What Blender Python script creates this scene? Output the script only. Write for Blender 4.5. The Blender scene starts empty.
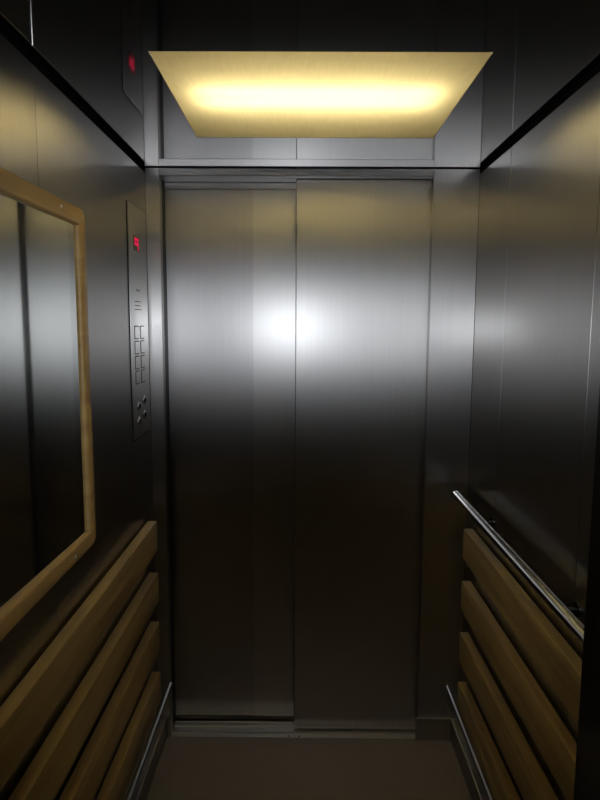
import bpy, bmesh, math
from mathutils import Vector, Matrix

scene = bpy.context.scene
COL = scene.collection

# ------------------------------------------------------------------ sizes (metres)
MAINX, MAINY = 0.38, 0.085   # slope widths of the brush lobe: along the horizontal, along the vertical
HW = 0.57            # half width of the cabin
H = 2.086            # ceiling height
BACK = -2.34         # rear wall
OPL, OPR, OPT = -0.522, 0.413, 2.058     # door opening: left, right, top
LX0, LX1, LY0, LY1 = -0.3353, 0.3412, -0.8918, -0.3330   # ceiling light


# ------------------------------------------------------------------ materials
def new_mat(name):
    m = bpy.data.materials.new(name)
    m.use_nodes = True
    nt = m.node_tree
    b = nt.nodes.get('Principled BSDF')
    return m, nt, b


def steel(name, col=(0.56, 0.55, 0.53), rough=0.40, aniso=0.7, grain=0.05, tint=0.08, main=0.95, polish=0.09, psx=0.07, psy=0.05, rx=None, ry=None):
    mainx, mainy = rx or MAINX, ry or MAINY
    """vertically brushed stainless steel"""
    m, nt, b = new_mat(name)
    b.inputs['Metallic'].default_value = 1.0
    b.inputs['Anisotropic'].default_value = aniso
    geo = nt.nodes.new('ShaderNodeNewGeometry')
    cr = nt.nodes.new('ShaderNodeVectorMath'); cr.operation = 'CROSS_PRODUCT'
    nt.links.new(geo.outputs['True Normal'], cr.inputs[0])
    cr.inputs[1].default_value = (0.0, 0.0, 1.0)
    # for faces that look straight up or down the cross product vanishes: lean on a small constant
    ad = nt.nodes.new('ShaderNodeVectorMath'); ad.operation = 'ADD'
    nt.links.new(cr.outputs[0], ad.inputs[0]); ad.inputs[1].default_value = (1e-3, 1e-3, 0)
    nt.links.new(ad.outputs[0], b.inputs['Tangent'])
    tc = nt.nodes.new('ShaderNodeTexCoord')
    mp = nt.nodes.new('ShaderNodeMapping'); mp.inputs['Scale'].default_value = (260, 260, 2.2)
    nt.links.new(tc.outputs['Object'], mp.inputs['Vector'])
    nz = nt.nodes.new('ShaderNodeTexNoise'); nz.inputs['Scale'].default_value = 1.0
    nz.inputs['Detail'].default_value = 3.0
    nt.links.new(mp.outputs[0], nz.inputs['Vector'])
    mr = nt.nodes.new('ShaderNodeMapRange')
    mr.inputs['To Min'].default_value = rough - grain; mr.inputs['To Max'].default_value = rough + grain
    nt.links.new(nz.outputs['Fac'], mr.inputs['Value'])
    nt.links.new(mr.outputs[0], b.inputs['Roughness'])
    mx = nt.nodes.new('ShaderNodeMix'); mx.data_type = 'RGBA'
    mx.inputs[6].default_value = (*[c * (1 - tint) for c in col], 1)
    mx.inputs[7].default_value = (*[min(1, c * (1 + tint)) for c in col], 1)
    nt.links.new(nz.outputs['Fac'], mx.inputs[0])
    nt.links.new(mx.outputs[2], b.inputs['Base Color'])
    # the brushed finish: a wide soft lobe (the principled base), the main brush lobe and a little polish
    out = nt.nodes.get('Material Output')

    def lobe(rx, ry):
        g = nt.nodes.new('ShaderNodeBsdfAnisotropic'); g.distribution = 'BECKMANN'
        g.inputs['Roughness'].default_value = math.sqrt(math.sqrt(rx * ry))
        g.inputs['Anisotropy'].default_value = -(1 - math.sqrt(ry / rx))
        nt.links.new(ad.outputs[0], g.inputs['Tangent'])
        nt.links.new(mx.outputs[2], g.inputs['Color'])
        return g
    prev = b
    for (fac, lx, ly) in ((main, mainx, mainy), (polish, psx, psy)):
        g = lobe(lx, ly)
        ms = nt.nodes.new('ShaderNodeMixShader'); ms.inputs[0].default_value = fac
        nt.links.new(prev.outputs[0], ms.inputs[1]); nt.links.new(g.outputs[0], ms.inputs[2])
        prev = ms
    nt.links.new(prev.outputs[0], out.inputs['Surface'])
    return m


def metal(name, col, rough):
    m, nt, b = new_mat(name)
    b.inputs['Metallic'].default_value = 1.0
    tc = nt.nodes.new('ShaderNodeTexCoord')
    nz = nt.nodes.new('ShaderNodeTexNoise'); nz.inputs['Scale'].default_value = 9.0
    nz.inputs['Detail'].default_value = 4.0
    nt.links.new(tc.outputs['Object'], nz.inputs['Vector'])
    mr = nt.nodes.new('ShaderNodeMapRange')
    mr.inputs['To Min'].default_value = max(0.02, rough - 0.02); mr.inputs['To Max'].default_value = rough + 0.02
    nt.links.new(nz.outputs['Fac'], mr.inputs['Value'])
    nt.links.new(mr.outputs[0], b.inputs['Roughness'])
    b.inputs['Base Color'].default_value = (*col, 1)
    return m


def plain(name, col, rough=0.6, spec=0.3):
    m, nt, b = new_mat(name)
    tc = nt.nodes.new('ShaderNodeTexCoord')
    nz = nt.nodes.new('ShaderNodeTexNoise'); nz.inputs['Scale'].default_value = 30.0
    nz.inputs['Detail'].default_value = 5.0
    nt.links.new(tc.outputs['Object'], nz.inputs['Vector'])
    mx = nt.nodes.new('ShaderNodeMix'); mx.data_type = 'RGBA'
    mx.inputs[6].default_value = (*[c * 0.93 for c in col], 1)
    mx.inputs[7].default_value = (*[min(1, c * 1.07) for c in col], 1)
    nt.links.new(nz.outputs['Fac'], mx.inputs[0])
    nt.links.new(mx.outputs[2], b.inputs['Base Color'])
    b.inputs['Roughness'].default_value = rough
    b.inputs['Specular IOR Level'].default_value = spec
    return m


def wood(name, col, dark, rough=0.45):
    """varnished softwood, grain along the object's y axis"""
    m, nt, b = new_mat(name)
    tc = nt.nodes.new('ShaderNodeTexCoord')
    oi = nt.nodes.new('ShaderNodeObjectInfo')
    off = nt.nodes.new('ShaderNodeVectorMath'); off.operation = 'SCALE'
    off.inputs[0].default_value = (3.1, 7.7, 5.3)
    nt.links.new(oi.outputs['Random'], off.inputs['Scale'])
    ad = nt.nodes.new('ShaderNodeVectorMath'); ad.operation = 'ADD'
    nt.links.new(tc.outputs['Object'], ad.inputs[0]); nt.links.new(off.outputs[0], ad.inputs[1])
    mp = nt.nodes.new('ShaderNodeMapping'); mp.inputs['Scale'].default_value = (26, 1.3, 26)
    nt.links.new(ad.outputs[0], mp.inputs['Vector'])
    nz = nt.nodes.new('ShaderNodeTexNoise'); nz.inputs['Scale'].default_value = 1.0
    nz.inputs['Detail'].default_value = 6.0; nz.inputs['Distortion'].default_value = 0.6
    nt.links.new(mp.outputs[0], nz.inputs['Vector'])
    rp = nt.nodes.new('ShaderNodeValToRGB')
    rp.color_ramp.elements[0].position = 0.32; rp.color_ramp.elements[0].color = (*dark, 1)
    rp.color_ramp.elements[1].position = 0.62; rp.color_ramp.elements[1].color = (*col, 1)
    nt.links.new(nz.outputs['Fac'], rp.inputs[0])
    nt.links.new(rp.outputs[0], b.inputs['Base Color'])
    b.inputs['Roughness'].default_value = rough
    b.inputs['Specular IOR Level'].default_value = 0.35
    return m


M_STEEL = steel('brushed_steel')
M_DOOR = steel('brushed_steel_door')
M_DIM_REFL = steel('brushed_steel_dim_reflection', col=(0.48, 0.47, 0.46))  # door steel darkened: dimmer reflection of the left leaf put into the colour
M_WALL = steel('brushed_steel_wall', col=(0.56, 0.55, 0.535), main=0.97, polish=0.22, psx=0.045, psy=0.03)
M_HEAD = steel('header_steel', col=(0.52, 0.51, 0.50), rough=0.42)
M_PLATE = steel('brushed_steel_plate', col=(0.62, 0.61, 0.59), rough=0.34, rx=0.13, ry=0.06)
M_SILL = steel('ribbed_sill_metal', col=(0.68, 0.65, 0.60), rough=0.42, aniso=0.2)
M_BASE = steel('plinth_metal', col=(0.48, 0.46, 0.44), rough=0.5, aniso=0.3)
M_CEIL = metal('polished_ceiling_steel', (0.43, 0.425, 0.415), 0.06)
M_CHROME = metal('polished_chrome', (0.62, 0.61, 0.59), 0.035)
M_MIRROR = metal('mirror_silver', (0.78, 0.80, 0.78), 0.035)
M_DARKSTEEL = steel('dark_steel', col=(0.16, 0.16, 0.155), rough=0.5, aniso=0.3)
M_BLACK = plain('matt_black', (0.012, 0.011, 0.009), 0.9, 0.05)
M_RUBBER = plain('dark_rubber', (0.02, 0.02, 0.02), 0.8, 0.2)
M_WHITE = plain('white_enamel', (0.85, 0.85, 0.82), 0.5, 0.3)
M_HOUSE = plain('aged_housing_enamel', (0.33, 0.31, 0.27), 0.6, 0.2)
M_WOOD = wood('varnished_pine', (0.46, 0.32, 0.12), (0.31, 0.20, 0.07))
M_FRAME = wood('honey_wood', (0.54, 0.36, 0.13), (0.42, 0.26, 0.085), 0.4)
M_REAR = plain('dark_laminate', (0.05, 0.045, 0.04), 0.5, 0.3)
M_GLASSBLACK = plain('smoked_display_window', (0.06, 0.045, 0.045), 0.2, 0.5)


def floor_mat():
    m, nt, b = new_mat('brown_grey_linoleum')
    tc = nt.nodes.new('ShaderNodeTexCoord')
    nz = nt.nodes.new('ShaderNodeTexNoise'); nz.inputs['Scale'].default_value = 140.0
    nz.inputs['Detail'].default_value = 4.0
    nt.links.new(tc.outputs['Object'], nz.inputs['Vector'])
    n2 = nt.nodes.new('ShaderNodeTexNoise'); n2.inputs['Scale'].default_value = 2.5
    n2.inputs['Detail'].default_value = 3.0
    nt.links.new(tc.outputs['Object'], n2.inputs['Vector'])
    av = nt.nodes.new('ShaderNodeMath'); av.operation = 'MULTIPLY_ADD'
    nt.links.new(nz.outputs['Fac'], av.inputs[0]); av.inputs[1].default_value = 0.5
    hf = nt.nodes.new('ShaderNodeMath'); hf.operation = 'MULTIPLY'; hf.inputs[1].default_value = 0.5
    nt.links.new(n2.outputs['Fac'], hf.inputs[0]); nt.links.new(hf.outputs[0], av.inputs[2])
    rp = nt.nodes.new('ShaderNodeValToRGB')
    rp.color_ramp.elements[0].position = 0.3; rp.color_ramp.elements[0].color = (0.25, 0.215, 0.21, 1)
    rp.color_ramp.elements[1].position = 0.7; rp.color_ramp.elements[1].color = (0.32, 0.28, 0.275, 1)
    nt.links.new(av.outputs[0], rp.inputs[0]); nt.links.new(rp.outputs[0], b.inputs['Base Color'])
    b.inputs['Roughness'].default_value = 0.55
    b.inputs['Specular IOR Level'].default_value = 0.3
    return m


M_FLOOR = floor_mat()


def diffuser_mat():
    """ribbed frosted acrylic: lets the tubes' light through"""
    m = bpy.data.materials.new('frosted_acrylic'); m.use_nodes = True
    nt = m.node_tree; nt.nodes.clear()
    out = nt.nodes.new('ShaderNodeOutputMaterial')
    tr = nt.nodes.new('ShaderNodeBsdfTranslucent')
    gl = nt.nodes.new('ShaderNodeBsdfPrincipled')
    gl.inputs['Base Color'].default_value = (0.55, 0.50, 0.38, 1); gl.inputs['Roughness'].default_value = 0.45
    mixs = nt.nodes.new('ShaderNodeMixShader'); mixs.inputs[0].default_value = 0.80
    tc = nt.nodes.new('ShaderNodeTexCoord')
    mp = nt.nodes.new('ShaderNodeMapping'); mp.inputs['Scale'].default_value = (150, 14, 1)
    nt.links.new(tc.outputs['Object'], mp.inputs['Vector'])
    nz = nt.nodes.new('ShaderNodeTexNoise'); nz.inputs['Scale'].default_value = 1.0
    nz.inputs['Detail'].default_value = 2.0
    nt.links.new(mp.outputs[0], nz.inputs['Vector'])
    mx = nt.nodes.new('ShaderNodeMix'); mx.data_type = 'RGBA'
    mx.inputs[6].default_value = (0.80, 0.735, 0.54, 1); mx.inputs[7].default_value = (0.94, 0.875, 0.66, 1)
    nt.links.new(nz.outputs['Fac'], mx.inputs[0])
    nt.links.new(mx.outputs[2], tr.inputs['Color'])
    nt.links.new(gl.outputs[0], mixs.inputs[1]); nt.links.new(tr.outputs[0], mixs.inputs[2])
    nt.links.new(mixs.outputs[0], out.inputs['Surface'])
    return m


M_DIFF = diffuser_mat()


def emit_mat(name, col, strength):
    m = bpy.data.materials.new(name); m.use_nodes = True
    nt = m.node_tree; nt.nodes.clear()
    out = nt.nodes.new('ShaderNodeOutputMaterial')
    e = nt.nodes.new('ShaderNodeEmission')
    e.inputs['Color'].default_value = (*col, 1); e.inputs['Strength'].default_value = strength
    nt.links.new(e.outputs[0], out.inputs['Surface'])
    return m


M_TUBE = emit_mat('lit_fluorescent_tube', (1.0, 0.93, 0.72), 19.0)
M_RED = emit_mat('red_segment_glow', (1.0, 0.03, 0.10), 0.6)


# ------------------------------------------------------------------ mesh helpers
def box(bm, x0, x1, y0, y1, z0, z1, bevel=0.0, seg=2):
    r = bmesh.ops.create_cube(bm, size=1.0)
    vs = r['verts']
    for v in vs:
        v.co = Vector((x0 + (v.co.x + 0.5) * (x1 - x0), y0 + (v.co.y + 0.5) * (y1 - y0), z0 + (v.co.z + 0.5) * (z1 - z0)))
    if bevel > 0:
        es = list({e for v in vs for e in v.link_edges})
        bmesh.ops.bevel(bm, geom=es, offset=bevel, segments=seg, profile=0.5, affect='EDGES', clamp_overlap=True)


def cyl(bm, p0, p1, r0, r1=None, n=28, cap=True):
    r1 = r0 if r1 is None else r1
    p0, p1 = Vector(p0), Vector(p1)
    d = p1 - p0
    q = Vector((0, 0, 1)).rotation_difference(d.normalized())
    mat = Matrix.Translation((p0 + p1) / 2) @ q.to_matrix().to_4x4()
    bmesh.ops.create_cone(bm, cap_ends=cap, segments=n, radius1=r0, radius2=r1, depth=d.length, matrix=mat)


def sweep(bm, pts, r, n=16):
    """tube along a polyline, closed ends"""
    pts = [Vector(p) for p in pts]
    rings = []
    for i, p in enumerate(pts):
        t = (pts[min(i + 1, len(pts) - 1)] - pts[max(i - 1, 0)]).normalized()
        a = Vector((1, 0, 0)) if abs(t.x) < 0.9 else Vector((0, 0, 1))
        u = t.cross(a).normalized(); v = t.cross(u).normalized()
        rings.append([bm.verts.new(p + r * (math.cos(2 * math.pi * k / n) * u + math.sin(2 * math.pi * k / n) * v)) for k in range(n)])
    for a, b in zip(rings, rings[1:]):
        c = min(range(n), key=lambda k: (b[k].co - a[0].co).length)
        for k in range(n):
            bm.faces.new((a[k], a[(k + 1) % n], b[(c + k + 1) % n], b[(c + k) % n]))
    bm.faces.new(list(reversed(rings[0]))); bm.faces.new(rings[-1])
    bmesh.ops.recalc_face_normals(bm, faces=bm.faces[:])


def dome(bm, c, axis, r, h, n=20, rings=5):
    """shallow spherical cap on a short cylinder"""
    c = Vector(c); axis = Vector(axis).normalized()
    q = Vector((0, 0, 1)).rotation_difference(axis)
    prev = None
    prof = [(r, 0.0), (r, h * 0.4)] + [(r * math.cos(a), h * 0.4 + h * 0.6 * math.sin(a)) for a in
                                      [math.pi / 2 * k / rings for k in range(1, rings)]]
    for (rr, zz) in prof:
        ring = [bm.verts.new(c + q @ Vector((rr * math.cos(2 * math.pi * k / n), rr * math.sin(2 * math.pi * k / n), zz))) for k in range(n)]
        if prev:
            for k in range(n):
                bm.faces.new((prev[k], prev[(k + 1) % n], ring[(k + 1) % n], ring[k]))
        else:
            bm.faces.new(list(reversed(ring)))
        prev = ring
    bm.faces.new(prev)


def obj(name, bm, mat, parent=None, smooth=False, origin=None):
    me = bpy.data.meshes.new(name)
    if origin is not None:
        bmesh.ops.translate(bm, verts=bm.verts[:], vec=-Vector(origin))
    bm.to_mesh(me); bm.free()
    if smooth:
        for p in me.polygons:
            p.use_smooth = True
        try:
            me.set_sharp_from_angle(angle=math.radians(38))
        except Exception:
            pass
    me.materials.append(mat)
    o = bpy.data.objects.new(name, me)
    if origin is not None:
        o.location = origin
    COL.objects.link(o)
    if parent is not None:
        o.parent = parent
        if origin is not None:
            o.location = Vector(origin) - parent.location
        else:
            o.matrix_parent_inverse = Matrix.Translation(-parent.location)
    return o


def struct(o):
    o['kind'] = 'structure'
    return o


def tag(o, label, cat, group=None):
    o['label'] = label; o['category'] = cat
    if group:
        o['group'] = group
    return o


def empty(name, loc, label, cat, group=None):
    o = bpy.data.objects.new(name, None)
    o.empty_display_size = 0.05
    o.location = loc
    COL.objects.link(o)
    return tag(o, label, cat, group)


def boxobj(name, dims, mat, parent=None, bevel=0.0, smooth=False):
    bm = bmesh.new(); box(bm, *dims, bevel=bevel)
    return obj(name, bm, mat, parent, smooth)


# ------------------------------------------------------------------ floor, ceiling
struct(boxobj('floor', (-HW - 0.02, HW + 0.02, BACK - 0.02, -0.004, -0.03, 0.0), M_FLOOR))

bm = bmesh.new()
CX, CF, CT = HW - 0.0005, -0.003, 0.004
box(bm, -CX, LX0, BACK, CF, H, H + CT); box(bm, LX1, CX, BACK, CF, H, H + CT)
box(bm, LX0, LX1, BACK, LY0, H, H + CT); box(bm, LX0, LX1, LY1, CF, H, H + CT)
struct(obj('ceiling', bm, M_CEIL))
struct(boxobj('trim_1', (-HW - 0.06, HW + 0.06, BACK - 0.06, 0.16, H + 0.20, H + 0.22), M_BLACK))   # roof above the shadow gap
bm = bmesh.new()                                                            # black liner of the shadow gap above the wall panels
box(bm, -HW - 0.010, -HW - 0.004, BACK, -0.0005, H - 0.03, H + 0.01)
box(bm, HW + 0.004, HW + 0.010, BACK, -0.0005, H - 0.03, H + 0.01)
struct(obj('trim_2', bm, M_BLACK))


# ------------------------------------------------------------------ side walls: backing + steel panels with open seams
def side_wall(name, s, seams):
    root = struct(boxobj(name, tuple(sorted((s * (HW + 0.012), s * (HW + 0.04)))) + (BACK, 0.0, -0.02, H + 0.20), M_BLACK))
    ys = [-0.0005] + seams + [BACK]
    for a, b in zip(ys, ys[1:]):
        g0 = 0.0 if a == ys[0] else 0.0013
        xs = tuple(sorted((s * HW, s * (HW + 0.0038))))
        boxobj('wall_panel', xs + (b + 0.0013, a - g0, 0.0, H - 0.018), M_WALL, root, bevel=0.0012)
    return root


side_wall('wall_left', -1, [-0.872, -1.70])
side_wall('wall_right', 1, [-0.318, -0.880, -1.45])

# ------------------------------------------------------------------ front wall with the door opening
FT = 0.034
wf = struct(boxobj('wall_front', (OPL, OPR, 0.0, FT, OPT, H - 0.0025), M_HEAD, bevel=0.0015))        # header
boxobj('return_panel', (-HW, OPL, 0.0, FT, 0.0, H - 0.0025), M_WALL, wf, bevel=0.0015)
boxobj('return_panel', (OPR, HW, 0.0, FT, 0.0, H - 0.0025), M_WALL, wf, bevel=0.0015)
boxobj('header_soffit', (-HW, -0.052, FT, 0.089, OPT, H - 0.0025), M_STEEL, wf)
boxobj('jamb', (-HW, OPL - 0.001, FT, 0.092, 0.0, OPT), M_DARKSTEEL, wf)
boxobj('jamb', (OPR + 0.022, HW, FT, 0.15, 0.0, H), M_DARKSTEEL, wf)
boxobj('header_backing', (-HW, HW, 0.146, 0.15, -0.06, H + 0.20), M_BLACK, wf)

# ------------------------------------------------------------------ telescopic door: two leaves, sill
door = bpy.data.objects.new('door_1', None); door.location = (-0.05, 0.06, 0); COL.objects.link(door)
door['kind'] = 'structure'
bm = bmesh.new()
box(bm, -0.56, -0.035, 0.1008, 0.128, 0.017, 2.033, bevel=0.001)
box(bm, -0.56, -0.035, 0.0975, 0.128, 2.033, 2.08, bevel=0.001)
leaf = obj('door_leaf', bm, M_DIM_REFL, door)
bm = bmesh.new(); box(bm, -0.211, -0.040, 0.1000, 0.1010, 0.017, 2.0325)  # added lighter sheet; its edge imitates a reflection edge on the leaf
sh = obj('bright_reflection_sheet', bm, M_DOOR, None); sh.parent = leaf; sh.matrix_parent_inverse = Matrix.Translation(-door.location) @ Matrix.Translation(door.location)
boxobj('door_leaf', (-0.0545, 0.43, 0.045, 0.075, 0.009, 2.10), M_DOOR, door, bevel=0.0022)
boxobj('leaf_edge', (-0.0560, -0.0546, 0.047, 0.073, 0.017, 2.075), M_DARKSTEEL, door)

bm = bmesh.new()
for (a, b, z) in ((-0.006, 0.014, 0.0), (0.014, 0.026, -0.006), (0.026, 0.043, 0.0), (0.043, 0.062, -0.005), (0.062, 0.076, 0.001),
                  (0.076, 0.090, -0.004), (0.090, 0.106, 0.0), (0.106, 0.122, -0.014), (0.122, 0.146, 0.0)):
    box(bm, OPL - 0.02, OPR + 0.02, a, b, -0.05, z, bevel=0.0008)
struct(obj('trim_3', bm, M_SILL))
th = None
for px in (-0.076, -0.035):
    bm = bmesh.new(); dome(bm, (px, 0.004, 0.0), (0, 0, 1), 0.004, 0.0015, 12, 3)
    obj('sill_screw', bm, M_DARKSTEEL, bpy.data.objects['trim_3'], True)

# ------------------------------------------------------------------ rear of the cabin (seen only as a reflection)
wb = struct(boxobj('wall_back', (-HW - 0.04, HW + 0.04, BACK - 0.05, BACK - 0.02, -0.02, H + 0.20), M_BLACK))
boxobj('rear_panel', (-0.40, HW, BACK - 0.02, BACK, 0.0, H + 0.004), M_DARKSTEEL, wb, bevel=0.0015)
boxobj('rear_return', (-HW, -0.403, BACK - 0.02, BACK + 0.002, 0.0, H + 0.004), M_BLACK, wb, bevel=0.0015)

# ------------------------------------------------------------------ skirtings, pilaster
struct(boxobj('baseboard_left', (-HW, -0.536, BACK, -0.001, 0.0, 0.085), M_BASE, bevel=0.003))
struct(boxobj('baseboard_right', (0.536, HW, BACK, -0.001, 0.0, 0.085), M_BASE, bevel=0.003))
bm = bmesh.new()
box(bm, 0.405, 0.5355, -0.014, -0.0005, 0.0, 0.086, bevel=0.002)
box(bm, -0.5355, -0.528, -0.014, -0.0005, 0.0, 0.086, bevel=0.002)
struct(obj('baseboard_front', bm, M_BASE))
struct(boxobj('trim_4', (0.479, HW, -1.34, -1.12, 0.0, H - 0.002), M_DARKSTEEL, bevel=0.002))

# ------------------------------------------------------------------ ceiling light
lt = empty('ceiling_light', ((LX0 + LX1) / 2, (LY0 + LY1) / 2, H), 'glowing warm yellow rectangular light panel recessed in the polished steel ceiling', 'ceiling light')
bm = bmesh.new()
t = 0.003; hz = H + 0.135
box(bm, LX0 - t, LX0, LY0 - t, LY1 + t, H + 0.0045, hz); box(bm, LX1, LX1 + t, LY0 - t, LY1 + t, H + 0.0045, hz)
box(bm, LX0, LX1, LY0 - t, LY0, H + 0.0045, hz); box(bm, LX0, LX1, LY1, LY1 + t, H + 0.0045, hz)
box(bm, LX0 - t, LX1 + t, LY0 - t, LY1 + t, hz, hz + t)
obj('housing', bm, M_HOUSE, lt)
bm = bmesh.new()
box(bm, LX0 + 0.001, LX1 - 0.001, LY0 + 0.001, LY1 - 0.001, H + 0.0005, H + 0.0026)
obj('diffuser', bm, M_DIFF, lt)
for ty in (-0.683, -0.607):
    bm = bmesh.new(); cyl(bm, (-0.285, ty, H + 0.047), (0.29, ty, H + 0.047), 0.013, n=16)
    tb = obj('fluorescent_tube', bm, M_TUBE, lt, True)
    for sx in (-1, 1):
        bm = bmesh.new(); x0 = -0.285 if sx < 0 else 0.29
        cyl(bm, (x0, ty, H + 0.047), (x0 + sx * 0.012, ty, H + 0.047), 0.0135, n=16)
        obj('end_cap', bm, M_WHITE, tb, True)

# ------------------------------------------------------------------ wooden mirror on the left wall
MY0, MY1, MZ0, MZ1, FW = -1.62, -0.674, 1.008, 1.822, 0.042
mi = empty('framed_mirror', (-HW, (MY0 + MY1) / 2, MZ0), 'rectangular mirror in a honey coloured wooden frame on the left steel wall', 'mirror')
bm = bmesh.new()
X0, X1 = -HW + 0.0005, -0.545
# mitred frame with rounded outer corners: profile swept round the rectangle


def frame_mesh(bm, y0, y1, z0, z1, w, x0, x1, rc=0.022, nc=6):
    def loop(inset, rad):
        pts = []
        for (cy, cz, a0) in ((y1 - inset - rad, z1 - inset - rad, 0), (y0 + inset + rad, z1 - inset - rad, 90),
                             (y0 + inset + rad, z0 + inset + rad, 180), (y1 - inset - rad, z0 + inset + rad, 270)):
            for k in range(nc + 1):
                a = math.radians(a0 + 90 * k / nc)
                pts.append((cy + rad * math.cos(a), cz + rad * math.sin(a)))
        return pts
    c = 0.006
    prof = [(0, x0), (0, x1 - c), (c * 0.35, x1 - c * 0.35), (c, x1), (w - c, x1), (w - c * 0.35, x1 - c * 0.35), (w, x1 - c), (w, x0)]
    rings = []
    for (ins, x) in prof:
        rad = max(rc * (1 - ins / w), 0.0004)
        rings.append([bm.verts.new((x, a, b)) for (a, b) in loop(ins, rad)])
    n = len(rings[0])
    for i in range(len(rings)):
        a, b = rings[i], rings[(i + 1) % len(rings)]
        for k in range(n):
            bm.faces.new((a[k], a[(k + 1) % n], b[(k + 1) % n], b[k]))
    bmesh.ops.recalc_face_normals(bm, faces=bm.faces[:])


frame_mesh(bm, MY0, MY1, MZ0, MZ1, FW, X0, X1)
obj('frame', bm, M_FRAME, mi, True)
gw, gh = (MY1 - MY0) / 2 - FW + 0.003, (MZ1 - MZ0) / 2 - FW + 0.003
bm = bmesh.new(); box(bm, -0.002, 0.002, -gw, gw, -gh, gh)
mg = obj('mirror_glass', bm, M_MIRROR, mi)
mg.matrix_parent_inverse = Matrix.Identity(4)
mg.location = (0.0100, 0, (MZ1 - MZ0) / 2)
mg.rotation_euler = (0, 0, -0.010)          # the glass sits a touch askew in its rebate
for (sy, sz) in ((-0.822, MZ1 - 0.019), (-0.822, MZ0 + 0.019), (-1.47, MZ1 - 0.019), (-1.47, MZ0 + 0.019)):
    bm = bmesh.new(); dome(bm, (X1 - 0.0004, sy, sz), (1, 0, 0), 0.0042, 0.002, 14, 4)
    obj('screw', bm, M_WHITE, mi, True)

# ------------------------------------------------------------------ car operating panel
PX = -HW + 0.0045
PY0, PY1, PZ0, PZ1 = -0.238, -0.023, 1.185, 1.928
cp = empty('switch_panel', (-HW, -0.13, PZ0), 'tall narrow steel elevator button panel on the left wall beside the door', 'control panel')
bm = bmesh.new(); box(bm, -HW + 0.0002, PX, PY0, PY1, PZ0, PZ1, bevel=0.0022)
obj('faceplate', bm, M_PLATE, cp)
bm = bmesh.new(); box(bm, -HW + 0.0001, -HW + 0.0016, PY0 - 0.004, PY1 + 0.003, PZ0 - 0.004, PZ1 + 0.001)  # black rim drawn as the shadow gap around the raised faceplate
obj('shadow_gap_rim', bm, M_RUBBER, cp)
# display
bm = bmesh.new(); box(bm, PX - 0.0006, PX + 0.0012, -0.184, -0.118, 1.786, 1.834, bevel=0.0005)
ds = obj('display', bm, M_GLASSBLACK, cp)
bm = bmesh.new()
DX = PX + 0.0013


def seg(y0, y1, z0, z1):
    box(bm, DX, DX + 0.0005, y0, y1, z0, z1)


dy0, dy1, dz0, dz1, sw = -0.176, -0.130, 1.791, 1.829, 0.0095
dm = (dz0 + dz1) / 2
seg(dy0, dy1, dz1 - sw, dz1); seg(dy0, dy1, dm - sw / 2, dm + sw / 2)
seg(dy0, dy0 + sw, dm + sw / 2, dz1 - sw); seg(dy1 - sw, dy1, dm + sw / 2, dz1 - sw); seg(dy1 - sw, dy1, dz0, dm - sw / 2)
obj('digit', bm, M_RED, ds)
# speaker holes
bm = bmesh.new()
for k, yy in enumerate((-0.163, -0.145, -0.127)):
    cyl(bm, (PX - 0.001, yy, 1.664), (PX + 0.0004, yy, 1.664), 0.0036, n=12)
obj('speaker_holes', bm, M_BLACK, cp)
# three engraved lines
for (yy0, yy1, zz) in ((-0.190, -0.112, 1.6275), (-0.188, -0.118, 1.6145), (-0.190, -0.106, 1.602)):
    bm = bmesh.new(); box(bm, PX - 0.0004, PX + 0.0004, yy0, yy1, zz - 0.0012, zz + 0.0012)
    obj('engraved_line', bm, M_BLACK, cp)
# square buttons in two columns
bw, bh = 0.044, 0.038
for r in range(4):
    zc = 1.5285 - r * 0.0485
    for yc in (-0.176, -0.107):
        bm = bmesh.new(); box(bm, PX - 0.0004, PX + 0.0006, yc - bw / 2 - 0.0026, yc + bw / 2 + 0.0026, zc - bh / 2 - 0.0026, zc + bh / 2 + 0.0026)
        bz = obj('button_surround', bm, M_RUBBER, cp)
        bm = bmesh.new(); box(bm, PX - 0.0003, PX + 0.0022, yc - bw / 2, yc + bw / 2, zc - bh / 2, zc + bh / 2, bevel=0.0009)
        obj('push_button', bm, M_PLATE, bz)
# round buttons and key switch below
for (yc, zc) in ((-0.172, 1.288), (-0.100, 1.300), (-0.170, 1.238), (-0.102, 1.250)):
    bm = bmesh.new(); dome(bm, (PX - 0.0004, yc, zc), (1, 0, 0), 0.015, 0.003, 22, 4)
    rb = obj('round_button', bm, M_PLATE, cp, True)
    bm = bmesh.new(); dome(bm, (PX + 0.0024, yc, zc), (1, 0, 0), 0.0075, 0.004, 16, 4)
    obj('button_core', bm, M_RUBBER, rb, True)

# ------------------------------------------------------------------ wooden bumper boards
GRP_L, GRP_R = 'wooden bumper boards on the left wall', 'wooden bumper boards on the right wall'
ORD = ['topmost', 'second from the top', 'third from the top', 'lowest']


def board(s, ztop, h, y0, y1, label, grp):
    loc = (s * HW, (y0 + y1) / 2, ztop - h)
    e = empty('wooden_bumper_rail', loc, label, 'bumper board', grp)
    bm = bmesh.new()
    xs = sorted((s * (HW - 0.008), s * 0.530))
    box(bm, xs[0], xs[1], y0, y1, ztop - h, ztop, bevel=0.0035, seg=2)
    obj('plank', bm, M_WOOD, e, True, origin=(s * (HW - 0.02), (y0 + y1) / 2, ztop - h / 2))
    for yy in (y0 + 0.12, (y0 + y1) / 2, y1 - 0.12):
        bm = bmesh.new(); xs = sorted((s * (HW - 0.0005), s * (HW - 0.0082)))
        box(bm, xs[0], xs[1], yy - 0.02, yy + 0.02, ztop - h + 0.02, ztop - 0.02)
        obj('spacer', bm, M_RUBBER, e)
    return e


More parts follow.
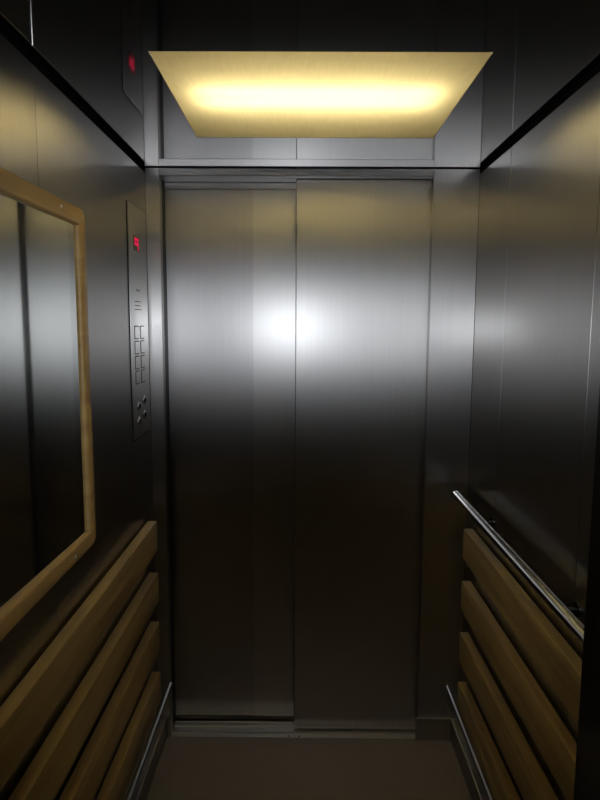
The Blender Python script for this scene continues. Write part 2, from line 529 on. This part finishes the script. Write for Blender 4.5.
LB = ['topmost wooden board on the left wall, just below the mirror',
      'second wooden board from the top on the left wall, under the topmost one',
      'third wooden board from the top on the left wall, above the lowest one',
      'lowest wooden board on the left wall, behind the low steel rail']
RB = ['topmost wooden board on the right wall, just under the chrome handrail',
      'second wooden board from the top on the right wall, under the topmost one',
      'third wooden board from the top on the right wall, above the lowest one',
      'lowest wooden board on the right wall, behind the low steel rail']
for k, z in enumerate((0.880, 0.694, 0.514, 0.326)):
    board(-1, z, 0.106, -2.05, -0.108, LB[k], GRP_L)
for k, z in enumerate((0.860, 0.672, 0.482, 0.297)):
    board(1, z, 0.106, -1.055, -0.108, RB[k], GRP_R)


# ------------------------------------------------------------------ rails
def rail(name, s, x, z, r, y0, y1, label, cat, brackets, grp=None):
    e = empty(name, (s * HW, (y0 + y1) / 2, z), label, cat, grp)
    bm = bmesh.new(); sweep(bm, [(s * x, y0, z), (s * x, (y0 + y1) / 2, z), (s * x, y1, z)], r, 28)
    tb = obj('tube', bm, M_CHROME, e, True)
    for (yy, sy) in ((y1, 1), (y0, -1)):
        bm = bmesh.new(); dome(bm, (s * x, yy, z), (0, sy, 0), r * 0.98, 0.003, 24, 4)
        obj('end_cap', bm, M_CHROME, tb, True)
    for yy in brackets:
        bm = bmesh.new()
        sweep(bm, [(s * (HW - 0.001), yy, z - r * 2.0), (s * (x + 0.020), yy, z - r * 2.0), (s * (x + 0.006), yy, z - r * 1.7), (s * x, yy, z - r * 0.8)], 0.005, 14)
        cyl(bm, (s * (HW - 0.0005), yy, z - r * 2.0), (s * (HW - 0.0045), yy, z - r * 2.0), 0.016, n=24)
        obj('bracket', bm, M_DARKSTEEL, e, True)
    return e


rail('handrail', 1, 0.507, 0.973, 0.0135, -1.117, -0.082, 'straight polished chrome handrail along the right steel wall above the boards', 'handrail', (-0.30, -0.90))
rail('kick_rail', 1, 0.5105, 0.232, 0.009, -1.117, -0.045, 'thin low steel rail along the foot of the right wall', 'kick rail', (), 'low kick rails')
rail('kick_rail', -1, 0.5105, 0.236, 0.009, -2.05, -0.045, 'thin low steel rail along the foot of the left wall', 'kick rail', (), 'low kick rails')

# ------------------------------------------------------------------ camera and the flash beside its lens
cam_d = bpy.data.cameras.new('camera')
cam_d.sensor_fit = 'VERTICAL'; cam_d.sensor_height = 24.0
cam_d.lens = 616.17 * 24.0 / 800.0
cam_d.clip_start = 0.01; cam_d.clip_end = 50
cam = bpy.data.objects.new('camera', cam_d); COL.objects.link(cam)
pi_, ya, ro = 0.1203, -0.0047, 0.0049
fw = Vector((math.sin(ya) * math.cos(pi_), math.cos(ya) * math.cos(pi_), -math.sin(pi_)))
rt = Vector((math.cos(ya), -math.sin(ya), 0)); up = rt.cross(fw)
r2 = math.cos(ro) * rt + math.sin(ro) * up; u2 = -math.sin(ro) * rt + math.cos(ro) * up
C0 = Vector((-0.0278, -2.1725, 1.5532))
cam.matrix_world = Matrix(((r2.x, u2.x, -fw.x, C0.x), (r2.y, u2.y, -fw.y, C0.y), (r2.z, u2.z, -fw.z, C0.z), (0, 0, 0, 1)))
scene.camera = cam

fl_d = bpy.data.lights.new('camera_flash', 'AREA')
fl_d.shape = 'RECTANGLE'; fl_d.size = 0.03; fl_d.size_y = 0.02
fl_d.spread = math.radians(85)   # the reflector keeps the beam fairly narrow
fl_d.energy = 1.55; fl_d.color = (0.88, 0.92, 1.0)
fl = bpy.data.objects.new('camera_flash', fl_d); COL.objects.link(fl)
fl.location = (-0.107, -2.165, 1.542)
fl.rotation_euler = (math.radians(90 + 1), 0, 0)

# ------------------------------------------------------------------ world and view
w = bpy.data.worlds.new('world'); scene.world = w; w.use_nodes = True
w.node_tree.nodes['Background'].inputs['Color'].default_value = (0, 0, 0, 1)
w.node_tree.nodes['Background'].inputs['Strength'].default_value = 0.0
vs = scene.view_settings
vs.view_transform = 'Standard'; vs.look = 'None'; vs.gamma = 1.0; vs.exposure = 0.0
vs.use_curve_mapping = False
cy = scene.cycles
cy.max_bounces = 24; cy.diffuse_bounces = 8; cy.glossy_bounces = 20; cy.transmission_bounces = 12
cy.use_denoising = True
cy.sample_clamp_indirect = 6.0
